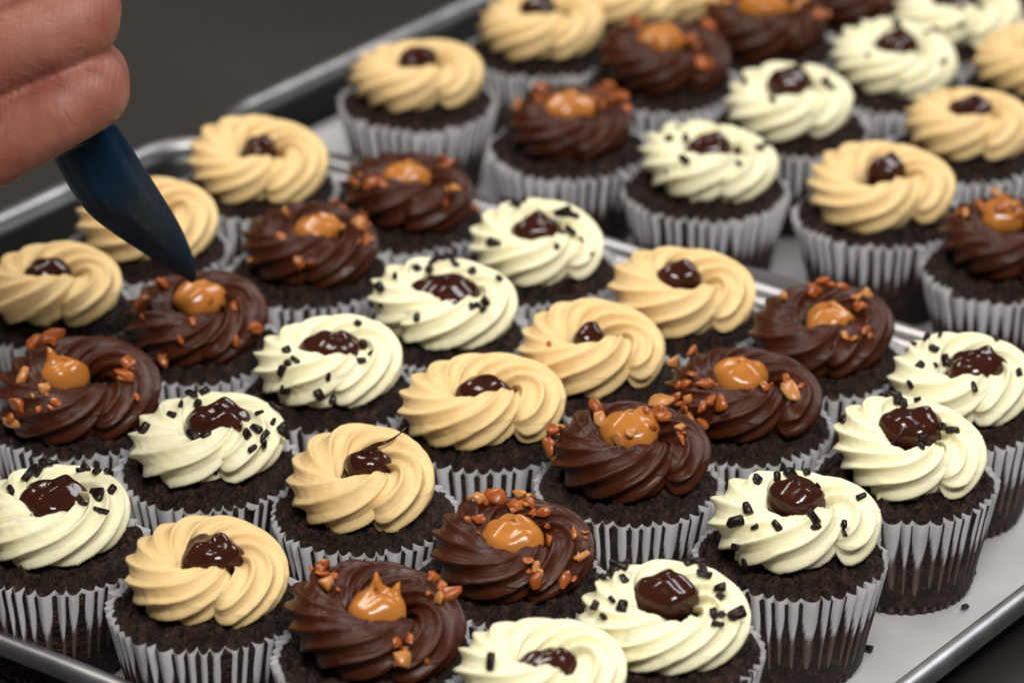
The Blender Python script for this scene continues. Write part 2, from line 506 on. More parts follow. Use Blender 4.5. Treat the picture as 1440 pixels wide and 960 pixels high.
def blob_verts(seed, rx, ry, rz, kind='ganache', peak=None, nu=44, nv=26):
    r = np.random.RandomState(seed)
    u = np.linspace(0, 2 * math.pi, nu, endpoint=False)
    v = np.linspace(0.03, math.pi * 0.93, nv)
    Vv, U = np.meshgrid(v, u, indexing='ij')
    e = r.uniform(0, 6.3, 6)
    w = 1 + 0.06 * np.sin(2 * U + e[0]) + 0.05 * np.sin(3 * U + e[1]) + 0.03 * np.sin(5 * U + e[2])
    s = np.sin(Vv) ** 0.85
    X = rx * w * s * np.cos(U); Y = ry * w * s * np.sin(U); Z = rz * np.cos(Vv)
    # swirl folds
    q = np.hypot(X / rx, Y / ry); a = np.arctan2(Y, X)
    fold = np.sin(2.0 * a + 4.5 * q + e[3]) * np.exp(-((q - 0.55) / 0.3) ** 2)
    Z = Z + (Z > 0) * fold * rz * (0.04 if kind == 'ganache' else 0.03)
    g = 0.10 * rz * np.sin(X * 0.5 + e[4]) * np.sin(Y * 0.6 + e[5])
    Z = Z + (Z > 0) * g
    if peak:
        for (ax, ay, h, w_, lx, ly) in peak:
            d2 = ((X - ax) ** 2 + (Y - ay) ** 2) / (w_ * w_)
            k = np.exp(-d2) * (Z > -rz * 0.3)
            Z = Z + h * k; X = X + lx * k ** 2; Y = Y + ly * k ** 2
    V = np.stack([X, Y, Z], -1)
    P = V.reshape(-1, 3); c = len(P)
    P = np.vstack([P, [[V[0, :, 0].mean(), V[0, :, 1].mean(), V[0, :, 2].mean()]], [[0, 0, -rz]]])
    Q = grid_quads(nv, nu, False, True)
    j = np.arange(nu); j2 = (j + 1) % nu
    tr = np.vstack([np.stack([np.full(nu, c), j2, j], -1), np.stack([np.full(nu, c + 1), (nv - 1) * nu + j, (nv - 1) * nu + j2], -1)])
    return P, Q[:, ::-1], tr

def chunk_mesh(name, seed, size, mat, kind):
    """small broken chunk, about 1 unit = size mm long: a bevelled hull of a few random corners"""
    r = random.Random(seed)
    bm = bmesh.new()
    sx = r.uniform(0.9, 1.15); sy = r.uniform(0.6, 0.9); sz = r.uniform(0.45, 0.7)
    if kind == 'chip': sx, sy, sz = r.uniform(0.85, 1.25), r.uniform(0.5, 0.78), r.uniform(0.42, 0.6)
    npt = 8 if kind == 'chip' else 13
    for k in range(npt):
        cx, cy, cz = (k & 1) * 2 - 1, ((k >> 1) & 1) * 2 - 1, ((k >> 2) & 1) * 2 - 1
        if kind != 'chip':
            v = Vector((r.gauss(0, 1), r.gauss(0, 1), r.gauss(0, 1))).normalized() * r.uniform(0.42, 0.62)
            bm.verts.new((v.x * sx, v.y * sy, v.z * sz)); continue
        if k >= 8: cx, cy, cz = r.uniform(-1.3, 1.3), r.uniform(-1, 1), r.choice([-1.2, 1.2])
        j = 0.42 if kind == 'chip' else 0.62
        bm.verts.new((cx * 0.5 * sx * r.uniform(1 - j, 1.05), cy * 0.5 * sy * r.uniform(1 - j, 1.1), cz * 0.5 * sz * r.uniform(1 - j, 1.1)))
    bmesh.ops.convex_hull(bm, input=bm.verts[:])
    loose = [v for v in bm.verts if not v.link_faces]
    bmesh.ops.delete(bm, geom=loose, context='VERTS')
    bmesh.ops.dissolve_limit(bm, angle_limit=0.25, verts=bm.verts[:], edges=bm.edges[:])
    bmesh.ops.bevel(bm, geom=bm.edges[:], offset=0.075 if kind == 'chip' else 0.06, segments=1, affect='EDGES', clamp_overlap=True)
    bmesh.ops.scale(bm, vec=(size * MM,) * 3, verts=bm.verts)
    me = bpy.data.meshes.new(name); bm.to_mesh(me); bm.free()
    for p in me.polygons: p.use_smooth = True
    me.materials.append(mat)
    return me
CHIPS = [chunk_mesh('chocolate_chip', s, 3.6, M['chip'], 'chip') for s in range(9)]
TOFFEE = [chunk_mesh('toffee_piece', 40 + s, 4.0, M['toffee'] if s % 4 else M['toffee_light'], 'big') for s in range(12)]

VIEW = np.array([0.0, math.cos(PITCH), -math.sin(PITCH)])
def drop_on(P, Nn, x, y, z0, view):
    """where the line through (x, y, z0) along the direction view first meets the cloud of surface points"""
    q = P - np.array([x, y, z0])
    al = q @ view
    perp = q - al[:, None] * view[None]
    d = np.sqrt((perp ** 2).sum(1))
    m = d < 0.9
    if m.sum() < 2:
        i = np.argmin(d + 0.02 * al)
        return P[i], Nn[i]
    idx = np.where(m)[0]
    i = idx[np.argmin(al[idx] + d[idx] * 0.5)]
    return P[i], Nn[i]

def mesh_normals(me):
    arr = np.zeros(len(me.vertices) * 3, dtype=np.float32)
    me.vertex_normals.foreach_get('vector', arr)
    return arr.reshape(-1, 3)
CUPS = [
    ('T1', 0, 0, 'pb', -109.8, 1600.4, 61.3) ,
    ('T1', 1, 0, 'ch', -45.1, 1564.9, 57.2) ,
    ('T1', 2, 0, 'wh', 10.2, 1512.3, 55.6) ,
    ('T1', 3, 0, 'pb', 67.4, 1462.6, 58.3) ,
    ('T1', 4, 0, 'ch', 121.2, 1425.4, 57.1) ,
    ('T1', 5, 0, 'wh', 170.9, 1380.2, 57.0) ,
    ('T1', 0, 1, 'pb', -152.5, 1534.5, 59.2) ,
    ('T1', 1, 1, 'ch', -83.2, 1508.7, 55.5) ,
    ('T1', 2, 1, 'wh', -28.3, 1452.3, 59.4) ,
    ('T1', 3, 1, 'pb', 31.2, 1409.0, 59.3) ,
    ('T1', 4, 1, 'ch', 87.5, 1367.8, 59.2) ,
    ('T1', 5, 1, 'wh', 145.4, 1322.6, 57.6) ,
    ('T1', 0, 2, 'pb', -184.2, 1469.5, 51.4) ,
    ('T1', 1, 2, 'ch', -124.9, 1438.7, 58.9) ,
    ('T1', 2, 2, 'wh', -70.6, 1396.1, 57.5) ,
    ('T1', 3, 2, 'pb', -10.7, 1362.8, 61.8) ,
    ('T1', 4, 2, 'ch', 43.2, 1319.7, 58.8) ,
    ('T1', 5, 2, 'wh', 99.8, 1264.4, 60.6) ,
    ('T1', 1, 3, 'ch', -164.9, 1374.0, 63.5) ,
    ('T1', 2, 3, 'wh', -112.5, 1331.4, 59.3) ,
    ('T1', 3, 3, 'pb', -54.2, 1297.8, 56.3) ,
    ('T1', 4, 3, 'ch', -0.7, 1244.5, 55.4) ,
    ('T1', 5, 3, 'wh', 51.9, 1195.6, 56.8) ,
    ('T1', 2, 4, 'wh', -163.4, 1268.8, 51.9) ,
    ('T1', 3, 4, 'pb', -106.1, 1227.2, 56.7) ,
    ('T1', 4, 4, 'ch', -47.0, 1193.1, 62.7) ,
    ('T1', 5, 4, 'wh', 8.7, 1156.8, 51.8) ,
    ('T2', 0, 0, 'pb', -43.0, 1701.8, 62.0) ,
    ('T2', 1, 0, 'ch', 25.1, 1645.6, 58.1) ,
    ('T2', 2, 0, 'wh', 83.7, 1600.4, 61.9) ,
    ('T2', 3, 0, 'pb', 156.5, 1572.7, 62.9) ,
    ('T2', 4, 0, 'ch', 205.2, 1516.0, 60.1) ,
    ('T2', 0, 1, 'pb', 14.0, 1768.0, 62.7) ,
    ('T2', 1, 1, 'ch', 68.6, 1724.3, 62.0) ,
    ('T2', 2, 1, 'wh', 124.0, 1671.1, 61.1) ,
    ('T2', 3, 1, 'pb', 200.5, 1641.4, 58.3) ,
    ('T2', 0, 2, 'pb', 56.3, 1816.6, 63.2) ,
    ('T2', 1, 2, 'ch', 118.6, 1770.9, 62.8) ,
    ('T2', 2, 2, 'wh', 174.7, 1724.3, 60.4) ,
    ('T2', 3, 2, 'pb', 242.0, 1721.6, 60.3) ,
    ('T2', 1, 3, 'ch', 165.8, 1819.6, 63.5) ,
    ('T2', 2, 3, 'wh', 210.2, 1785.3, 62.6) ,
    ('T2', 0, 3, 'pb', 90.9, 1826.6, 63.5) ,
]
BITS = {
    ('T1', 5, 2) : [(-10.7, 30.9, 1.3), (-3.3, 32.8, 1.1), (1.8, 35.5, 1.5), (7.3, 38.1, 1), (10.5, 27.4, 0.6), (-15.3, 8.5, 1.4), (-20.3, -2.5, 1.5), (-13.7, -5.9, 0.9), (-6.2, -4.9, 1.2), (7.3, 2.8, 1.2), (8.1, -5.3, 1.2), (17.7, -4.0, 1), (17.4, -9.6, 0.9), (-21.4, -21.2, 1.1), (-19.2, -33.3, 1.1), (-22.5, -36.3, 0.9), (25.0, 17.1, 1)] ,
    ('T1', 5, 3) : [(-19.0, 34.8, 1), (-15.6, 37.0, 1.3), (-12.4, 42.5, 1), (-23.6, 25.7, 1), (-20.2, 26.2, 1.2), (-17.4, 28.6, 1.2), (-12.8, 25.1, 1), (-23.5, 18.7, 0.8), (-23.2, 5.0, 1.3), (-18.2, 8.7, 0.9), (-14.1, 5.2, 1.3), (-21.0, -2.0, 0.9), (9.8, 35.9, 1), (14.2, 40.3, 1.3), (13.9, 34.3, 1.4), (13.9, 27.3, 1.2), (19.5, 17.9, 1.2), (19.5, 11.8, 1.4), (16.5, 0.3, 1), (19.4, -0.7, 0.8), (17.4, -6.4, 1.1), (24.3, -0.2, 1.5)] ,
    ('T1', 2, 3) : [(-8.5, 35.9, 1.3), (-4.0, 38.5, 0.9), (-12.4, 26.9, 0.9), (-6.1, 27.3, 1.2), (-15.3, 18.5, 1.1), (-24.1, 6.3, 1.4), (-5.4, -0.4, 1.7), (17.4, 19.9, 0.8), (17.2, 5.8, 1.4), (14.3, 0.7, 1.2), (23.1, 11.9, 1), (26.4, 6.3, 1.3), (27.0, 3.0, 1.3), (21.2, 0.7, 1.2), (20.9, -7.0, 1), (16.9, -10.3, 1.1), (21.8, 26.7, 0.9), (25.0, 23.9, 1.2), (5.3, -31.4, 0.6), (-1.1, 1.9, 1)] ,
    ('T1', 2, 2) : [(-17.0, 37.1, 0.9), (-26.9, 11.2, 0.7), (-16.6, 10.1, 1), (-12.7, 1.5, 1), (-15.8, -1.1, 1), (-17.4, -9.5, 1.1), (-15.6, -26.9, 1.3), (-2.0, -28.7, 1.3), (1.1, -13.3, 0.9), (3.1, -34.5, 0.9), (12.6, 17.2, 1), (15.4, 8.1, 0.7), (12.7, 1.1, 1), (9.7, 33.7, 1)] ,
    ('T1', 2, 1) : [(-24.5, 13.8, 1.5), (-18.6, 24.2, 1.1), (-10.1, 32.5, 1.1), (-4.8, 28.9, 1.2), (-0.2, 42.0, 1.2), (-3.5, 39.6, 1), (3.7, 42.0, 1.2), (5.2, 36.0, 1.1), (12.0, 28.9, 1.2), (23.0, 22.6, 1), (-27.7, -4.5, 1), (-23.9, -5.7, 0.7), (-9.1, -15.8, 1.5), (17.0, 0.0, 1.2), (14.6, -3.4, 1), (17.0, -9.1, 0.9), (12.3, -4.5, 1)] ,
    ('T1', 2, 0) : [(-17.8, -3.5, 1.8), (-8.6, 39.2, 1.2), (-12.4, 42.3, 1), (-4.9, 42.3, 1), (10.3, 31.3, 1.4), (11.8, 28.9, 1.2), (14.9, 25.8, 1), (14.0, 10.3, 1.6), (18.5, 1.8, 0.7), (21.9, -13.3, 0.6), (8.4, -5.0, 1)] ,
    ('T1', 2, 4) : [(-6.9, 46.1, 1.3), (-7.5, 39.3, 1.1), (-9.2, 34.5, 1.3), (-12.3, 30.2, 1.4), (-16.9, 18.5, 1.4), (8.1, 36.4, 1), (6.0, 34.0, 0.9), (11.9, 33.2, 0.9), (17.3, 33.2, 1.1), (19.0, 18.5, 1.4), (14.4, 14.7, 1.6), (12.7, 17.5, 1.1), (14.8, 4.6, 1), (16.9, 2.7, 1), (9.8, 8.3, 1.1)] ,
    ('T1', 5, 4) : [(-15.2, 6.3, 1.6)] ,
    ('T1', 5, 1) : [(-1.8, 50.3, 1.1), (-0.2, 48.3, 1), (0.3, 39.0, 1.5), (1.9, 35.9, 1.2), (7.1, 40.0, 0.9), (14.7, 16.8, 1.3), (17.4, 12.8, 1.2), (5.8, 5.9, 1.1), (5.3, 1.0, 1), (-21.4, 22.8, 1)] ,
    ('T1', 5, 0) : [(-9.7, 39.0, 1.1), (-3.4, 39.6, 1), (-14.1, 31.4, 0.8), (-7.3, 27.7, 1.4), (-3.7, 17.3, 1.3), (-13.7, 13.1, 1.1), (-7.9, 12.2, 0.7), (-19.3, -5.8, 1), (4.5, -7.3, 1), (17.0, 35.7, 0.8), (22.8, 5.9, 1.2), (-27.7, -6.3, 1)] ,
    ('T2', 2, 0) : [(7.4, 46.6, 1), (-8.1, 24.4, 1), (-8.7, -2.7, 1.3), (13.8, 8.1, 1.2), (13.6, -6.7, 0.9), (23.2, 10.8, 1.3), (26.5, 14.8, 1.1), (-14.9, 24.4, 1.2), (-17.3, -15.9, 0.7), (-10.8, 35.4, 1)] ,
    ('T2', 2, 1) : [(-18.5, 20.4, 1), (-8.0, -1.4, 1), (8.1, 42.6, 1.2), (18.0, 21.8, 1.2), (19.6, 14.5, 1.2), (4.5, 36.6, 1)] ,
    ('T2', 2, 2) : [(-10.9, 0.0, 0.8), (21.6, -7.6, 1), (-12.0, 41.8, 1), (5.3, 41.8, 1.2), (18.7, 30.8, 1), (25.0, 38.7, 1.3), (6.1, 38.7, 1)] ,
    ('T2', 2, 3) : [(3.1, 3.2, 1), (0.5, -22.3, 1), (-5.6, 17.9, 1)] ,
    ('T1', 4, 3) : [(-11.0, 34.8, 1.5), (-8.6, 33.2, 1.2), (-5.3, 36.4, 2), (-5.8, 42.6, 1.1), (2.3, 30.1, 1.8), (2.8, 38.4, 1.5), (7.6, 32.7, 1.3), (7.6, 25.2, 1.1), (12.1, 25.0, 1.2), (-11.6, 19.3, 1.3), (13.6, 4.2, 1.2), (13.4, 13.2, 0.6), (22.8, 8.2, 1.4), (25.1, -8.3, 1.3), (18.9, -24.4, 1.3), (6.0, -10.2, 1.1), (9.2, -15.6, 1), (8.0, -24.8, 1.7), (9.2, -21.0, 0.9)] ,
    ('T1', 4, 4) : [(-18.8, 36.1, 1.9), (-20.3, 33.4, 1.4), (-18.1, 30.7, 1.3), (-16.7, 21.6, 1.8), (19.9, 28.6, 1.1), (21.8, 24.0, 1.3), (24.9, 15.8, 1.7), (8.1, -18.3, 1), (12.2, -16.3, 1.2), (11.2, -23.8, 1), (10.6, -30.3, 2), (18.8, -31.8, 0.8)] ,
    ('T1', 4, 2) : [(-12.2, 35.4, 2.3), (-27.4, 16.0, 2.3), (-30.3, 0.0, 2.1), (12.4, 38.6, 1.8), (11.0, 31.0, 1.6), (12.5, 23.4, 1.7), (18.3, 16.6, 1.3), (19.6, 9.2, 1.3), (1.2, 14.7, 1.2), (-3.4, 8.6, 1.2)] ,
    ('T1', 4, 1) : [(-17.5, 37.6, 1.5), (-25.3, 30.2, 1.4), (-18.0, 16.3, 1), (-23.6, 7.1, 1), (-21.1, 7.8, 1.1), (-14.2, 7.8, 1.7), (-25.4, -5.1, 1.6), (-21.2, -4.5, 1), (-22.5, -14.7, 1.3), (-22.2, -22.3, 2.1), (-15.7, -13.4, 1.2), (-13.5, -7.7, 0.9), (-8.6, -9.0, 2), (-16.0, -26.0, 1.1), (1.9, 3.9, 1.1), (17.3, 11.7, 1.5), (18.2, 0.0, 1.6), (15.5, 5.2, 1.1), (8.1, 5.2, 1.4), (-32.6, -19.1, 1.5), (-32.9, -10.3, 1.5)] ,
    ('T1', 4, 0) : [(3.2, 46.5, 1.5), (6.3, 43.0, 1.2), (-0.2, 37.2, 1.6), (10.8, 39.5, 1.1), (-12.5, 30.3, 1.2), (19.9, 33.8, 1.4), (16.2, 29.2, 1.2), (17.0, 21.2, 1.6), (17.2, 0.0, 1.5), (8.4, -5.5, 1.2), (11.4, -8.8, 1)] ,
    ('T1', 1, 2) : [(-20.6, 11.3, 2), (-15.1, 30.8, 1.6), (-1.0, -5.6, 1), (-4.3, -24.3, 1.1), (13.8, 11.3, 1.5), (17.3, -22.1, 1.2), (24.9, -10.0, 2), (-8.9, -41.6, 1.4), (-20.9, -2.2, 0.7)] ,
    ('T1', 1, 3) : [(-14.1, 40.4, 2.6), (-21.0, 36.1, 2), (-21.2, 8.4, 2), (-13.3, -2.1, 1.5), (-20.9, -18.5, 1.6), (-8.0, -14.4, 1.5), (-20.2, -32.6, 2), (16.4, 18.9, 2), (16.8, 8.4, 2), (23.3, -9.3, 1), (-12.8, -19.5, 0.9)] ,
    ('T1', 1, 1) : [(-11.8, 31.1, 1.4), (9.0, 44.7, 1.4), (19.7, 20.6, 1.9), (23.2, 3.6, 1.5), (-23.0, -15.1, 0.8), (-4.1, -18.0, 1.4), (-12.1, 7.3, 1.2), (12.6, 14.7, 1.2), (2.3, -18.0, 1)] ,
    ('T1', 1, 0) : [(17.6, 32.8, 1.9), (14.5, 35.4, 1.3), (-14.3, 9.1, 1.5), (-8.3, 9.1, 1.2), (-21.4, 9.1, 1.3), (20.0, 1.3, 1.5), (17.3, -14.1, 1), (-18.1, -26.7, 1.5), (31.2, -15.3, 1.5)] ,
    ('T2', 1, 0) : [(-11.3, 35.7, 1.9), (-13.5, 24.1, 1.5), (-22.0, 14.1, 1.6), (18.6, 38.6, 2.2), (22.6, 27.0, 2), (15.0, 18.4, 1.5), (25.4, 12.7, 1.5), (11.0, 27.0, 1.5)] ,
    ('T2', 1, 1) : [(-12.7, 54.5, 2), (-10.7, 45.0, 2), (14.8, 16.8, 1.8), (19.1, -10.6, 2.2), (23.6, 41.8, 1.8), (-4.7, 23.0, 1.5)] ,
    ('T2', 1, 2) : [(16.2, 17.6, 1.7), (24.5, 8.0, 2), (-24.3, 17.6, 1.8), (20.2, 27.3, 1.6), (-17.2, 24.1, 1.5)] ,
    ('T2', 4, 0) : [(-0.2, 42.5, 1.7), (-8.6, 29.8, 1.6), (5.3, 29.8, 1.6), (7.4, 22.3, 1.5), (-0.6, 29.8, 1.4), (-15.3, 22.3, 1.3)] ,
    ('T1', 3, 1) : [(-16.0, 2.2, 1)] ,
}
FILL = {
    ('T1', 5, 2) : (1.3, 6.0, 1.0, 9.1) ,
    ('T1', 5, 3) : (0.5, 5.4, 0.0, 9.9) ,
    ('T1', 2, 3) : (4.5, 1.5, 0.0, 11.9) ,
    ('T1', 2, 2) : (1.6, 0.1, 0.0, 11.2) ,
    ('T1', 2, 1) : (1.7, -2.8, 0.0, 12.4) ,
    ('T1', 2, 0) : (0.0, -0.4, 0.0, 9.5) ,
    ('T1', 2, 4) : (0.0, 2.1, 0.0, 11.7) ,
    ('T1', 5, 4) : (2.6, -3.0, -3.0, 10.6) ,
    ('T1', 5, 1) : (1.8, 6.0, 0.5, 11.1) ,
    ('T1', 5, 0) : (6.0, -0.0, 0.0, 10.9) ,
    ('T2', 2, 0) : (1.5, 0.2, 0.0, 8.4) ,
    ('T2', 2, 1) : (0.6, 6.0, 0.7, 8.7) ,
    ('T2', 2, 2) : (2.3, 2.6, 0.0, 9.8) ,
    ('T2', 2, 3) : (0.0, 3.1, 0.0, 10.1) ,
    ('T1', 3, 0) : (-0.6, 6.0, 0.6, 8.8) ,
    ('T1', 3, 1) : (-1.4, 0.8, 0.0, 6.6) ,
    ('T1', 3, 2) : (0.5, -0.8, 0.0, 10.5) ,
    ('T1', 3, 3) : (1.8, 3.0, 0.0, 8.4) ,
    ('T1', 3, 4) : (1.7, 5.2, 0.0, 11.3) ,
    ('T1', 0, 0) : (0.9, 3.1, 0.0, 7.4) ,
    ('T1', 0, 2) : (-2.6, 2.7, 0.0, 9.0) ,
    ('T2', 0, 0) : (0.0, 6.0, 1.2, 8.9) ,
    ('T2', 0, 1) : (-1.3, 6.0, 2.2, 8.3) ,
    ('T2', 3, 0) : (2.7, 6.0, 1.2, 8.3) ,
    ('T2', 3, 1) : (2.5, 6.0, 0.9, 9.4) ,
    ('T1', 4, 3) : (1.2, -1.1, 0.0, 11.5) ,
    ('T1', 4, 4) : (1.2, -1.5, 0.0, 10.3) ,
    ('T1', 4, 2) : (0.5, 6.0, 1.0, 11.5) ,
    ('T1', 4, 1) : (-1.3, 6.0, 0.1, 10.8) ,
    ('T1', 4, 0) : (2.8, -1.0, 0.0, 10.0) ,
    ('T1', 1, 2) : (1.4, 6.0, 0.5, 10.1) ,
    ('T1', 1, 3) : (-4.9, 1.8, 0.0, 8.8) ,
    ('T1', 1, 1) : (3.5, 4.4, 0.0, 9.9) ,
    ('T1', 1, 0) : (0.0, 4.9, 0.0, 10.2) ,
    ('T2', 1, 0) : (0.0, 4.2, 0.0, 11.3) ,
    ('T2', 1, 1) : (0.0, 6.0, 2.0, 11.1) ,
    ('T2', 1, 2) : (0.0, 6.0, 1.2, 11.4) ,
    ('T2', 4, 0) : (-2.9, 6.0, 3.0, 10.0) ,
}
HAND = {
    'pinky' : [(-210.5, 1289.2, 176.9, 14.86), (-177.6, 1290.1, 193.1, 14.06), (-156.1, 1291.4, 205.3, 14.02), (-146.8, 1295.8, 210.2, 14.53), (-147.7, 1314.6, 207.9, 13.97), (-153.8, 1331.5, 196.7, 12.65), (-164.3, 1338.1, 187.3, 11.72), (-175.5, 1333.3, 181.6, 10.69)] ,
    'ring' : [(-209.9, 1299.8, 209.2, 16.3), (-176.8, 1297.5, 223.2, 15.47), (-159.1, 1296.8, 231.3, 15.18), (-151.0, 1300.5, 234.4, 16.18), (-151.2, 1321.0, 231.0, 14.92), (-157.4, 1342.5, 220.4, 13.66), (-169.7, 1351.3, 210.9, 12.25), (-182.2, 1346.7, 205.8, 11.21)] ,
    'middle' : [(-209.6, 1312.0, 240.1, 16.77), (-176.8, 1311.7, 253.7, 16.21), (-159.1, 1311.0, 261.7, 16.16), (-152.2, 1316.5, 263.9, 16.21), (-153.4, 1336.7, 260.1, 15.44), (-159.6, 1358.5, 250.0, 14.19), (-172.4, 1367.2, 240.3, 12.77), (-185.0, 1362.6, 235.1, 11.74)] ,
    'index' : [(-209.9, 1327.4, 268.5, 16.3), (-177.0, 1327.4, 282.7, 15.74), (-162.1, 1328.3, 289.3, 15.71), (-156.1, 1333.8, 291.6, 15.76), (-157.1, 1351.8, 287.7, 14.97), (-162.6, 1371.9, 278.7, 13.68), (-174.7, 1380.9, 269.7, 12.26), (-186.2, 1376.6, 265.2, 11.23)] ,
    'thumb' : [(-266.2, 1354.1, 238.2, 20.28), (-240.0, 1361.1, 265.0, 18.19), (-213.8, 1366.0, 289.7, 15.6), (-193.2, 1368.5, 304.6, 14.05), (-175.6, 1370.1, 308.0, 12.54)] ,
    'palm1' : [(-216.7, 1303.1, 187.8, 19.43), (-255.9, 1313.4, 186.3, 22.58), (-288.5, 1316.6, 193.2, 22.08)] ,
    'palm2' : [(-216.7, 1314.6, 212.7, 20.92), (-255.9, 1321.9, 204.5, 23.08), (-288.5, 1319.8, 200.0, 23.08)] ,
    'palm3' : [(-216.7, 1327.3, 239.8, 20.92), (-255.9, 1331.4, 225.0, 23.83), (-288.5, 1325.1, 211.4, 23.08)] ,
    'palm4' : [(-216.7, 1338.8, 264.6, 19.93), (-256.8, 1345.7, 243.8, 23.92), (-288.5, 1329.3, 220.5, 23.08)] ,
    'arm1' : [(-288.5, 1322.9, 206.8, 25.09), (-321.1, 1321.9, 204.5, 24.58), (-371.3, 1321.9, 204.5, 30.1), (-431.5, 1321.9, 204.5, 37.63)] ,
    'arm2' : [(-289.5, 1330.8, 211.8, 22.66), (-322.2, 1329.7, 209.6, 23.16), (-372.6, 1329.7, 209.6, 28.95), (-433.0, 1329.7, 209.6, 36.5)] ,
}
BAG = [(-123.9, 1420.6, 82.6, 1.66), (-125.0, 1416.4, 87.8, 3.3), (-128.3, 1403.4, 100.1, 6.25), (-133.7, 1384.1, 118.0, 9.09), (-140.3, 1358.9, 139.5, 11.78), (-145.5, 1336.0, 159.0, 13.34), (-151.4, 1323.7, 177.6, 13.16), (-158.0, 1317.6, 195.4, 10.54), (-165.0, 1322.5, 217.7, 9.75), (-172.0, 1331.4, 246.2, 9.47), (-179.3, 1343.0, 273.6, 9.47), (-184.3, 1354.6, 298.5, 8.47), (-188.1, 1364.1, 318.8, 5.98), (-190.6, 1371.4, 334.6, 9.96), (-193.6, 1378.1, 360.7, 18.62)]
LOOSE = [(0.1673, 1.3013), (0.173, 1.3278), (0.1291, 1.2698)]

SEAM = {('T1', 5, 2): 25, ('T1', 5, 3): -38, ('T1', 3, 2): 5, ('T1', 4, 2): 10, ('T1', 4, 1): 20, ('T1', 3, 1): 20, ('T1', 3, 0): 30,
        ('T1', 2, 0): 20, ('T1', 2, 1): -30, ('T1', 3, 4): -15, ('T1', 5, 1): 15, ('T1', 5, 0): 10, ('T1', 2, 4): -50, ('T1', 4, 4): 18,
        ('T2', 3, 0): 25, ('T1', 0, 0): 8, ('T1', 1, 2): 12, ('T2', 2, 0): 15, ('T2', 2, 1): 15}
GAP = {('T1', 3, 2): 1, ('T1', 4, 2): 0.9, ('T1', 4, 1): 1, ('T1', 5, 2): 1, ('T1', 3, 4): 0.9, ('T1', 0, 0): 1, ('T2', 0, 0): 1, ('T2', 3, 0): 1, ('T1', 3, 1): 1.0,
       ('T1', 3, 0): 0.7, ('T1', 5, 1): 1, ('T1', 2, 3): 0.4, ('T1', 2, 2): 0, ('T1', 2, 1): 0.1, ('T1', 5, 3): 0, ('T1', 3, 3): 0.5, ('T1', 4, 3): 0, ('T1', 4, 4): 0.1,
       ('T1', 1, 2): 0, ('T1', 1, 1): 0.2, ('T1', 1, 0): 0.1, ('T2', 2, 0): 0.2, ('T2', 1, 0): 0}
GROUPS = {'pb': 'cupcakes with peanut butter frosting', 'ch': 'cupcakes with chocolate frosting and toffee', 'wh': 'cupcakes with pale buttercream and chocolate chips'}
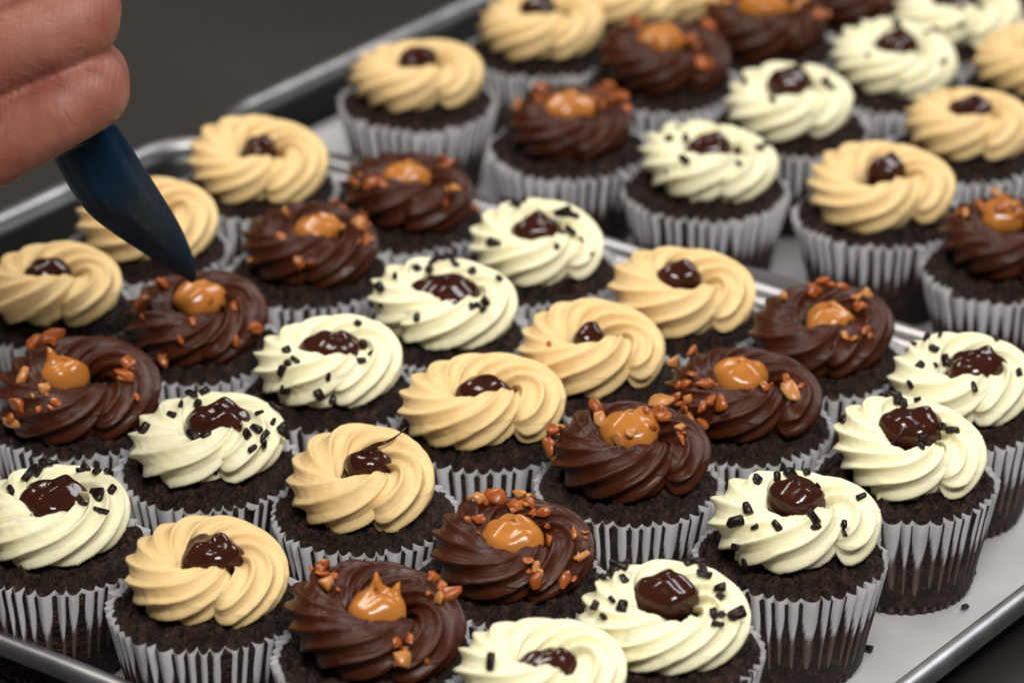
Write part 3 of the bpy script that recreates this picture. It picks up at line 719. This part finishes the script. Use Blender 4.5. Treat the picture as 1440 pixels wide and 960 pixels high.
LABELS = {
 ('T1', 0, 0): 'peanut butter cupcake in the rounded far left corner of the front tray',
 ('T1', 1, 0): 'chocolate cupcake with toffee lumps against the far rim, right beside the corner peanut butter cupcake',
 ('T1', 2, 0): 'pale buttercream cupcake at the far rim, one long black chip on its left side',
 ('T1', 3, 0): 'peanut butter cupcake at the far rim between a pale and a chocolate cupcake',
 ('T1', 4, 0): 'chocolate cupcake with a crown of toffee crumbs, right against the grey rim between the trays',
 ('T1', 5, 0): 'pale buttercream cupcake cut by the right edge of the photo, behind the other pale one',
 ('T1', 0, 1): 'peanut butter cupcake behind the blue piping bag, its hollow without chocolate',
 ('T1', 1, 1): 'blurred chocolate cupcake with caramel centre, to the right of the piping bag tip',
 ('T1', 2, 1): 'pale buttercream cupcake with a thick heap of black chips behind its chocolate dollop',
 ('T1', 3, 1): 'peanut butter cupcake with a single orange toffee flake on its left side',
 ('T1', 4, 1): 'chocolate cupcake with small toffee crumbs scattered over its left half',
 ('T1', 5, 1): 'pale buttercream cupcake with a smeared chocolate centre, at the right side of the front tray',
 ('T1', 0, 2): 'peanut butter cupcake at the left photo edge beneath the hand',
 ('T1', 1, 2): 'chocolate cupcake whose caramel centre is touched by the piping bag tip',
 ('T1', 2, 2): 'pale buttercream cupcake with wrinkled round chocolate centre, left of the one heaped with chips',
 ('T1', 3, 2): 'peanut butter cupcake in the middle of the photo with a deep notch in its front',
 ('T1', 4, 2): 'chocolate cupcake with two big toffee lumps at its left edge and a double caramel dollop',
 ('T1', 5, 2): 'pale buttercream cupcake with widely spread chips and a tall liner seen on bare parchment',
 ('T1', 1, 3): 'chocolate cupcake with large toffee chunks at the left photo edge',
 ('T1', 2, 3): 'pale buttercream cupcake with a wide chocolate dollop and a cluster of chips on its right',
 ('T1', 3, 3): 'peanut butter cupcake with a thin chocolate thread trailing from its centre',
 ('T1', 4, 3): 'chocolate cupcake with a smooth oval caramel pool and toffee along its back rim',
 ('T1', 5, 3): 'pale buttercream cupcake with spiky front ridges and chips on both sides, near the bottom',
 ('T1', 2, 4): 'pale buttercream cupcake in the lower left above the tray rim',
 ('T1', 3, 4): 'peanut butter cupcake at the near rim, lowest of its colour in the photo',
 ('T1', 4, 4): 'chocolate cupcake at the bottom edge with a horned caramel dollop',
 ('T1', 5, 4): 'pale buttercream cupcake cut off by the bottom edge, one chip on its left',
 ('T2', 0, 0): 'blurred peanut butter cupcake in the near left corner of the rear tray',
 ('T2', 1, 0): 'blurred chocolate cupcake with upright toffee shards in the front line of the rear tray',
 ('T2', 2, 0): 'pale buttercream cupcake in the front line of the rear tray, whole liner visible',
 ('T2', 3, 0): 'peanut butter cupcake in the front line of the rear tray with dark triangular chocolate centre',
 ('T2', 4, 0): 'chocolate cupcake of the rear tray cut off by the right photo edge',
 ('T2', 0, 1): 'blurred peanut butter cupcake at the top edge, left of the dark chocolate ones',
 ('T2', 1, 1): 'blurred chocolate cupcake with orange toffee, second line of the rear tray',
 ('T2', 2, 1): 'blurred pale buttercream cupcake in the second line of the rear tray, spiky left edge',
 ('T2', 3, 1): 'blurred peanut butter cupcake at the right photo edge with a dark peaked chocolate centre',
 ('T2', 0, 2): 'blurred peanut butter cupcake cut by the top edge, left one of the two there',
 ('T2', 1, 2): 'dark blurred chocolate cupcake at the top edge, right of the second-line chocolate one',
 ('T2', 2, 2): 'blurred pale buttercream cupcake near the top right with a round chocolate centre',
 ('T2', 3, 2): 'peanut butter cupcake near the top right corner, half outside the photo',
 ('T2', 1, 3): 'very dark chocolate cupcake barely showing at the top edge of the photo',
 ('T2', 2, 3): 'pale buttercream cupcake in the top right corner, cut by the top edge',
 ('T2', 0, 3): 'blurred peanut butter cupcake cut by the top edge, right one of the two there',
}

def strand(parent, name, pts, radii, mat, sides=6):
    """thin tapering tube through pts (mm)"""
    P = np.array(pts, float); n = len(P)
    t = np.linspace(0, n - 1, (n - 1) * 6 + 1)
    # Catmull-Rom
    def cr(A):
        A = np.vstack([2 * A[0] - A[1], A, 2 * A[-1] - A[-2]])
        out = []
        for s in t:
            i = min(int(s), n - 2); f = s - i
            p0, p1, p2, p3 = A[i], A[i + 1], A[i + 2], A[i + 3]
            out.append(0.5 * ((2 * p1) + (-p0 + p2) * f + (2 * p0 - 5 * p1 + 4 * p2 - p3) * f * f + (-p0 + 3 * p1 - 3 * p2 + p3) * f ** 3))
        return np.array(out)
    C = cr(P); R = cr(np.array(radii, float)[:, None])[:, 0]
    T = np.gradient(C, axis=0); T /= np.linalg.norm(T, axis=1)[:, None] + 1e-9
    up = np.array([0, 0, 1.0])
    S = np.cross(T, up); S /= np.linalg.norm(S, axis=1)[:, None] + 1e-6
    U = np.cross(S, T)
    a = np.linspace(0, 2 * math.pi, sides, endpoint=False)
    V = C[:, None] + R[:, None, None] * (np.cos(a)[None, :, None] * S[:, None] + np.sin(a)[None, :, None] * U[:, None])
    m = len(C)
    me = mesh_np(name, V.reshape(-1, 3) * MM, grid_quads(m, sides, False, True), mat)
    return obj(name, me, parent)

ZB = 48.0
for ci, (T, c, rw, kind, X, Y, D) in enumerate(CUPS):
    key = (T, c, rw)
    r = random.Random(ci * 7 + 3)
    far = T == 'T2'
    root = empty('cupcake', (X * MM, Y * MM, 0.0022 if not far else 0.0022))
    tag(root, LABELS[key], 'cupcake', GROUPS[kind])
    D = max(D, 56.5)
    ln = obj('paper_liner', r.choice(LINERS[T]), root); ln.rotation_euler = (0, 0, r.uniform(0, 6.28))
    ck = obj('cake', r.choice(CAKES), root); ck.rotation_euler = (0, 0, r.uniform(0, 6.28))
    if far: ck.scale = (1.05, 1.05, 1.0)
    if kind == 'wh': n, om, dep = r.choice([7, 8]), r.uniform(1.25, 1.42), r.uniform(0.26, 0.33)
    elif kind == 'pb': n, om, dep = r.choice([7, 8]), r.uniform(1.25, 1.42), r.uniform(0.23, 0.28)
    else: n, om, dep = r.choice([7, 8]), r.uniform(1.3, 1.5), r.uniform(0.25, 0.31)
    seam = SEAM.get(key, 5) + r.uniform(-12, 12)
    V, ridge = frosting_verts(100 + ci, D, kind, seam, 130 if far else 220, 72 if far else 117, n, om, dep, H=r.uniform(8.8, 9.7), gap=min(1.0, max(0.0, GAP.get(key, r.random()) + r.uniform(-0.12, 0.12))))
    tilt = Matrix.Rotation(r.uniform(-0.05, 0.11), 3, 'X') @ Matrix.Rotation(r.uniform(-0.08, 0.08), 3, 'Y')
    tm = np.array(tilt)
    V = V @ tm.T
    P, Q, tr = frosting_mesh(V, kind)
    P = P + np.array([0, 0, ZB])
    ru, rv = (np.concatenate([q.ravel(), [q[0].mean(), q[-1].mean()]]) for q in ridge)
    me = mesh_np('frosting', P * MM, Q, M[kind], True, {'ridge_u': ru, 'ridge_v': rv}, tr)
    obj('frosting', me, root)
    surf = [P]; nor = [mesh_normals(me)]
    if key in FILL:
        fx, fy, fz, fr = FILL[key]
        zc = ZB + 12.3 + fz
        fr *= 1.12 if kind == 'wh' else 1.03
        if kind == 'ch':
            pk = [(fr * 0.1, fr * 0.3, 1.2, fr * 0.16, 0.5, 0)]
            if key == ('T1', 4, 4): pk = [(0, 3.5, 6.5, 1.7, 0, 0), (6.5, 2, 5.5, 1.2, 1.5, 0)]
            if key == ('T1', 1, 3): pk = [(-4.5, 0, 6.0, 1.9, -1.5, 0)]
            if key == ('T1', 4, 2): pk = [(-4, 0, 1.5, 3.5, 0, 0), (5, 1.5, 2.8, 4.0, 0, 0)]
            bp, bq, bt = blob_verts(500 + ci, fr, fr * 0.9, 7.0, 'caramel', pk)
            fm = M['caramel']; nm = 'caramel_filling'
        elif kind == 'wh':
            a = r.uniform(0.3, 1.6)
            pk = [(fr * 0.45 * math.cos(a), fr * 0.45 * math.sin(a), r.uniform(1.2, 2.4), fr * 0.26, r.uniform(-1, 1.5), 0.5)]
            bp, bq, bt = blob_verts(500 + ci, fr, fr * 0.88, 7.4, 'ganache', pk)
            fm = M['ganache']; nm = 'chocolate_filling'
        else:
            pk = [(fr * 0.3, fr * 0.3, r.uniform(0.5, 1.4), fr * 0.3, 0.5, 0)]
            bp, bq, bt = blob_verts(500 + ci, fr, fr * 0.85, 6.2, 'ganache', pk)
            zc -= 0.8
            fm = M['ganache']; nm = 'chocolate_filling'
        bp = bp + np.array([fx, fy, zc])
        me2 = mesh_np(nm, bp * MM, bq, fm, True, None, bt)
        fo = obj(nm, me2, root)
        surf.append(bp); nor.append(mesh_normals(me2))
        if key == ('T1', 3, 3):
            strand(fo, 'chocolate_thread', [(fx - 2, fy - 1, zc + 6.2), (fx + 3, fy + 3, zc + 7.3), (fx + 7, fy + 4.5, zc + 8.0), (fx + 11, fy + 7, zc + 9.5), (fx + 13.5, fy + 8.5, zc + 11.4), (fx + 15.5, fy + 10, zc + 11.6)],
                   [0.9, 1.0, 0.6, 0.35, 0.3, 0.15], M['ganache'])
        if key == ('T1', 5, 1):
            strand(fo, 'chocolate_thread', [(fx - 2, fy - 4, zc + 4.5), (fx - 5, fy - 10, zc + 3.4), (fx - 8, fy - 15, zc + 2.2), (fx - 10, fy - 19, zc + 1.2)],
                   [1.1, 0.8, 0.5, 0.3], M['ganache'])
    # cake surface as landing ground too
    nn = len(ck.data.vertices)
    cv = np.zeros(nn * 3, dtype=np.float32); ck.data.vertices.foreach_get('co', cv)
    cv = cv.reshape(-1, 3) / MM
    cz, sz_ = math.cos(ck.rotation_euler[2]), math.sin(ck.rotation_euler[2])
    Rz = np.array([[cz, -sz_, 0], [sz_, cz, 0], [0, 0, 1]])
    surf.append(cv @ Rz.T); nor.append(mesh_normals(ck.data) @ Rz.T)
    P = np.vstack(surf); Nn = np.vstack(nor)
    # the line of sight from the camera to this cupcake
    view = np.array([X * MM, Y * MM, 0.057 - CAM_H]); view /= np.linalg.norm(view)
    bits = []
    for (bx, by, bs) in BITS.get(key, []):
        bits.append((bx, by, bs))
        if kind == 'ch' and bs >= 1.3:
            for q in range(2):
                bits.append((bx + r.gauss(0, 2.2), by + r.gauss(0, 4.0), bs * r.uniform(0.3, 0.6)))
    for (bx, by, bs) in bits:
        p, nrm = drop_on(P, Nn, bx, by, 57.0, view)
        nrm = Vector(nrm).normalized()
        if nrm.z < 0: nrm.z *= -0.2
        if kind == 'ch' or key == ('T1', 3, 1):
            o = obj('toffee_piece', r.choice(TOFFEE), root); s = bs * (1.3 if kind == 'ch' else 1.0); sink = 0.6
        else:
            o = obj('chocolate_chip', r.choice(CHIPS), root); s = bs * 1.22; sink = 0.5
        q = (nrm + Vector((r.gauss(0, .25), r.gauss(0, .25), r.gauss(0, .25)))).to_track_quat('Z', 'X')
        o.rotation_mode = 'QUATERNION'
        from mathutils import Quaternion
        o.rotation_quaternion = q @ Quaternion((0, 0, 1), r.uniform(0, 6.28)) @ Quaternion((1, 0, 0), r.uniform(-0.4, 0.4))
        o.location = (Vector(p) + nrm * sink * s) * MM
        o.scale = (s * r.uniform(0.85, 1.2), s * r.uniform(0.75, 1.1), s * r.uniform(0.7, 1.1))

for i, (x, y) in enumerate(LOOSE):
    o = obj('chocolate_chip', CHIPS[i * 2 + 1])
    o.location = (x, y, 0.0040); o.rotation_euler = (0.1, 0.0, 0.5 + i)
    tag(o, ['loose dark chocolate chip lying alone on the bare parchment near the right tray rim',
            'tiny dark chip on the parchment against the base of the pale cupcake at the right',
            'dark chip on parchment by the foot of the pale cupcake nearest the right rim'][i], 'chocolate chip', 'chips lying on the parchment')

# ------------------------------------------------------------------ hand
def skin_mat():
    m, nt, b = new_mat('skin')
    n = noise_node(nt, 28, 4, 0.6)
    r = ramp(nt, n.outputs['Fac'], [(0.28, (0.25, 0.062, 0.042)), (0.48, (0.35, 0.130, 0.090)), (0.74, (0.48, 0.23, 0.175))])
    nt.links.new(r.outputs[0], b.inputs['Base Color'])
    b.inputs['Roughness'].default_value = 0.47
    b.inputs['Specular IOR Level'].default_value = 0.4
    b.inputs['Subsurface Weight'].default_value = 0.25
    b.inputs['Subsurface Radius'].default_value = (0.006, 0.002, 0.001)
    b.inputs['Subsurface Scale'].default_value = 1
    v = nt.nodes.new('ShaderNodeTexVoronoi'); v.inputs['Scale'].default_value = 900
    v.feature = 'DISTANCE_TO_EDGE'
    tc = nt.nodes.new('ShaderNodeTexCoord'); nt.links.new(tc.outputs['Object'], v.inputs['Vector'])
    rr = ramp(nt, v.outputs['Distance'], [(0.0, (0, 0, 0)), (0.12, (1, 1, 1))])
    b1 = bump(nt, b, rr.outputs[0], 0.35, 0.00012)
    n2 = noise_node(nt, 160, 4, 0.65)
    b2 = bump(nt, b, n2.outputs['Fac'], 0.5, 0.0006, b1)
    mp = nt.nodes.new('ShaderNodeMapping'); mp.inputs['Scale'].default_value = (420, 60, 60)
    nt.links.new(tc.outputs['Object'], mp.inputs['Vector'])
    n3 = nt.nodes.new('ShaderNodeTexNoise'); n3.inputs['Scale'].default_value = 1.0; n3.inputs['Detail'].default_value = 2
    nt.links.new(mp.outputs[0], n3.inputs['Vector'])
    b3 = bump(nt, b, n3.outputs['Fac'], 0.35, 0.0005, b2)
    wv = nt.nodes.new('ShaderNodeTexWave'); wv.wave_type = 'BANDS'; wv.bands_direction = 'X'
    wv.inputs['Scale'].default_value = 150; wv.inputs['Distortion'].default_value = 9
    wv.inputs['Detail'].default_value = 4; wv.inputs['Detail Scale'].default_value = 0.35
    nt.links.new(tc.outputs['Object'], wv.inputs['Vector'])
    wr = ramp(nt, wv.outputs['Fac'], [(0.0, (0, 0, 0)), (0.16, (1, 1, 1))])
    mk = noise_node(nt, 45, 2, 0.5)
    mr = ramp(nt, mk.outputs['Fac'], [(0.45, (0, 0, 0)), (0.65, (1, 1, 1))])
    ml = nt.nodes.new('ShaderNodeMath'); ml.operation = 'MULTIPLY'
    iv = nt.nodes.new('ShaderNodeMath'); iv.operation = 'SUBTRACT'; iv.inputs[0].default_value = 1.0
    nt.links.new(wr.outputs[0], iv.inputs[1])
    nt.links.new(iv.outputs[0], ml.inputs[0]); nt.links.new(mr.outputs[0], ml.inputs[1])
    nb = bump(nt, b, ml.outputs[0], 0.4, 0.0004, b3); nb.invert = True
    return m
M['skin'] = skin_mat()

def build_hand():
    o0 = np.array([-170.0, 1230.0, 240.0])
    bm = bmesh.new()
    def ball(p, r):
        bmesh.ops.create_icosphere(bm, subdivisions=3, radius=r * MM, matrix=Matrix.Translation(Vector((p - o0) * MM)))
    def cone(p, q, r1, r2):
        d = Vector(q - p); L = d.length
        if L < 1e-6: return
        mid = Vector(((p + q) / 2 - o0) * MM)
        rot = d.to_track_quat('Z', 'Y').to_matrix().to_4x4()
        bmesh.ops.create_cone(bm, cap_ends=True, segments=36, radius1=r1 * MM, radius2=r2 * MM, depth=L * MM, matrix=Matrix.Translation(mid) @ rot)
    for k, L in HAND.items():
        A = np.array(L)
        for i in range(len(A)):
            ball(A[i, :3], A[i, 3])
            if i + 1 < len(A): cone(A[i, :3], A[i + 1, :3], A[i, 3], A[i + 1, 3])
    me = bpy.data.meshes.new('hand'); bm.to_mesh(me); bm.free()
    o = bpy.data.objects.new('hand', me); COL.objects.link(o)
    rm = o.modifiers.new('r', 'REMESH'); rm.mode = 'VOXEL'; rm.voxel_size = 0.0012
    sm = o.modifiers.new('s', 'SMOOTH'); sm.factor = 0.5; sm.iterations = 4
    dg = bpy.context.evaluated_depsgraph_get()
    m2 = bpy.data.meshes.new_from_object(o.evaluated_get(dg))
    o.modifiers.clear(); o.data = m2; m2.name = 'hand'
    m2.materials.clear(); m2.materials.append(M['skin'])
    n = len(m2.vertices)
    co = np.zeros(n * 3, dtype=np.float32); m2.vertices.foreach_get('co', co); co = co.reshape(-1, 3)
    nm = mesh_normals(m2)
    # soft uneven flesh
    d = np.array([0.5 * noise.noise(Vector(c * 45)) + 0.18 * noise.noise(Vector(c * 140)) for c in co])
    co = co + nm * d[:, None] * 0.0012
    m2.vertices.foreach_set('co', co.ravel()); m2.update()
    m2.polygons.foreach_set('use_smooth', np.ones(len(m2.polygons), dtype=bool))
    o.location = Vector(o0 * MM)
    tag(o, 'right hand with fingers curled round the blue piping bag, fine hairs on the knuckles', 'hand')
    # fine hairs on the backs of the fingers
    rng = random.Random(4)
    cand = [i for i in range(n) if nm[i][1] < -0.35 and -0.065 < co[i][0] + 0.0 < 0.035]
    V = []; F = []
    for k in range(420):
        i = rng.choice(cand); p = Vector(co[i]); nn_ = Vector(nm[i])
        dirv = (Vector((0.8, -0.1, -0.5 + rng.uniform(-0.5, 0.5))) - nn_ * 0.2)
        dirv = (dirv - nn_ * dirv.dot(nn_)).normalized()
        L = rng.uniform(0.004, 0.009); side = nn_.cross(dirv).normalized()
        cur = rng.uniform(-0.3, 0.3)
        pts = []
        for s in range(5):
            u = s / 4
            pts.append(p + dirv * L * u + nn_ * (0.0001 + 0.0018 * u * (1 - 0.6 * u)) + side * cur * L * u * u)
        b = len(V)
        for s, q in enumerate(pts):
            w = 0.00008 * (1 - 0.8 * s / 4)
            V += [q + side * w, q + nn_ * w, q - side * w]
        for s in range(4):
            for a in range(3):
                F.append((b + s * 3 + a, b + s * 3 + (a + 1) % 3, b + s * 3 + 3 + (a + 1) % 3, b + s * 3 + 3 + a))
    hm = mesh_np('fine_hair', np.array([tuple(v) for v in V]), F, M['hair'])
    h = obj('fine_hair', hm, o); h['kind'] = 'stuff'
build_hand()

# ------------------------------------------------------------------ piping bag
def build_bag():
    A = np.array(BAG)
    o0 = A[0, :3]
    n0 = len(A)
    # resample
    t = np.linspace(0, n0 - 1, 150)
    def ip(c): 
        # monotone-ish cubic through the rings
        i = np.clip(t.astype(int), 0, n0 - 2); f = t - i
        e = np.vstack([2 * A[0] - A[1], A, 2 * A[-1] - A[-2]])[:, c]
        p0, p1, p2, p3 = e[i], e[i + 1], e[i + 2], e[i + 3]
        return 0.5 * ((2 * p1) + (-p0 + p2) * f + (2 * p0 - 5 * p1 + 4 * p2 - p3) * f * f + (-p0 + 3 * p1 - 3 * p2 + p3) * f ** 3)
    C = np.stack([ip(0), ip(1), ip(2)], -1); R = ip(3)
    T = np.gradient(C, axis=0); T /= np.linalg.norm(T, axis=1)[:, None]
    S = np.cross(T, np.array([0, 0, 1.0])); S /= np.linalg.norm(S, axis=1)[:, None]
    # keep the side axis steady
    S0 = np.array([0.80, 0.0, 0.60])
    S = S0[None] - (T @ S0)[:, None] * T; S /= np.linalg.norm(S, axis=1)[:, None]
    U = np.cross(T, S)
    m = 84
    a = np.linspace(0, 2 * math.pi, m, endpoint=False)
    s = np.linspace(0, 1, len(C))[:, None]
    AA = a[None]
    # folds run lengthwise and fade towards the tip
    fold = 0.10 * np.abs(np.sin(2.5 * AA + 1.2 * np.sin(s * 7) + 0.6)) ** 0.6 + 0.035 * np.sin(7 * AA + 4 * s)
    fold = fold * np.clip(s * 5, 0.1, 1)
    top = np.clip((s - 0.8) / 0.2, 0, 1)
    fold = fold + top * 0.28 * np.sin(9 * AA)
    rr = R[:, None] * (1 + fold - 0.11)
    V = C[:, None] + rr[..., None] * (np.cos(AA)[..., None] * S[:, None] + 0.86 * np.sin(AA)[..., None] * U[:, None])
    P = (V.reshape(-1, 3) - o0)
    Q = grid_quads(len(C), m, False, True)
    root = empty('piping_bag', tuple(o0 * MM))
    tag(root, 'dark blue plastic piping bag held in the hand, tip resting on a caramel dollop', 'piping bag')
    body = mesh_np('bag_body', P * MM, Q, M['bag'])
    b = obj('bag_body', body, root)
    # sealed seam along one side
    k = 12
    sp = V[4:110:4, k] - o0
    strand(root, 'bag_seam', [tuple(x) for x in sp], [0.45] * len(sp), M['bag'])
build_bag()
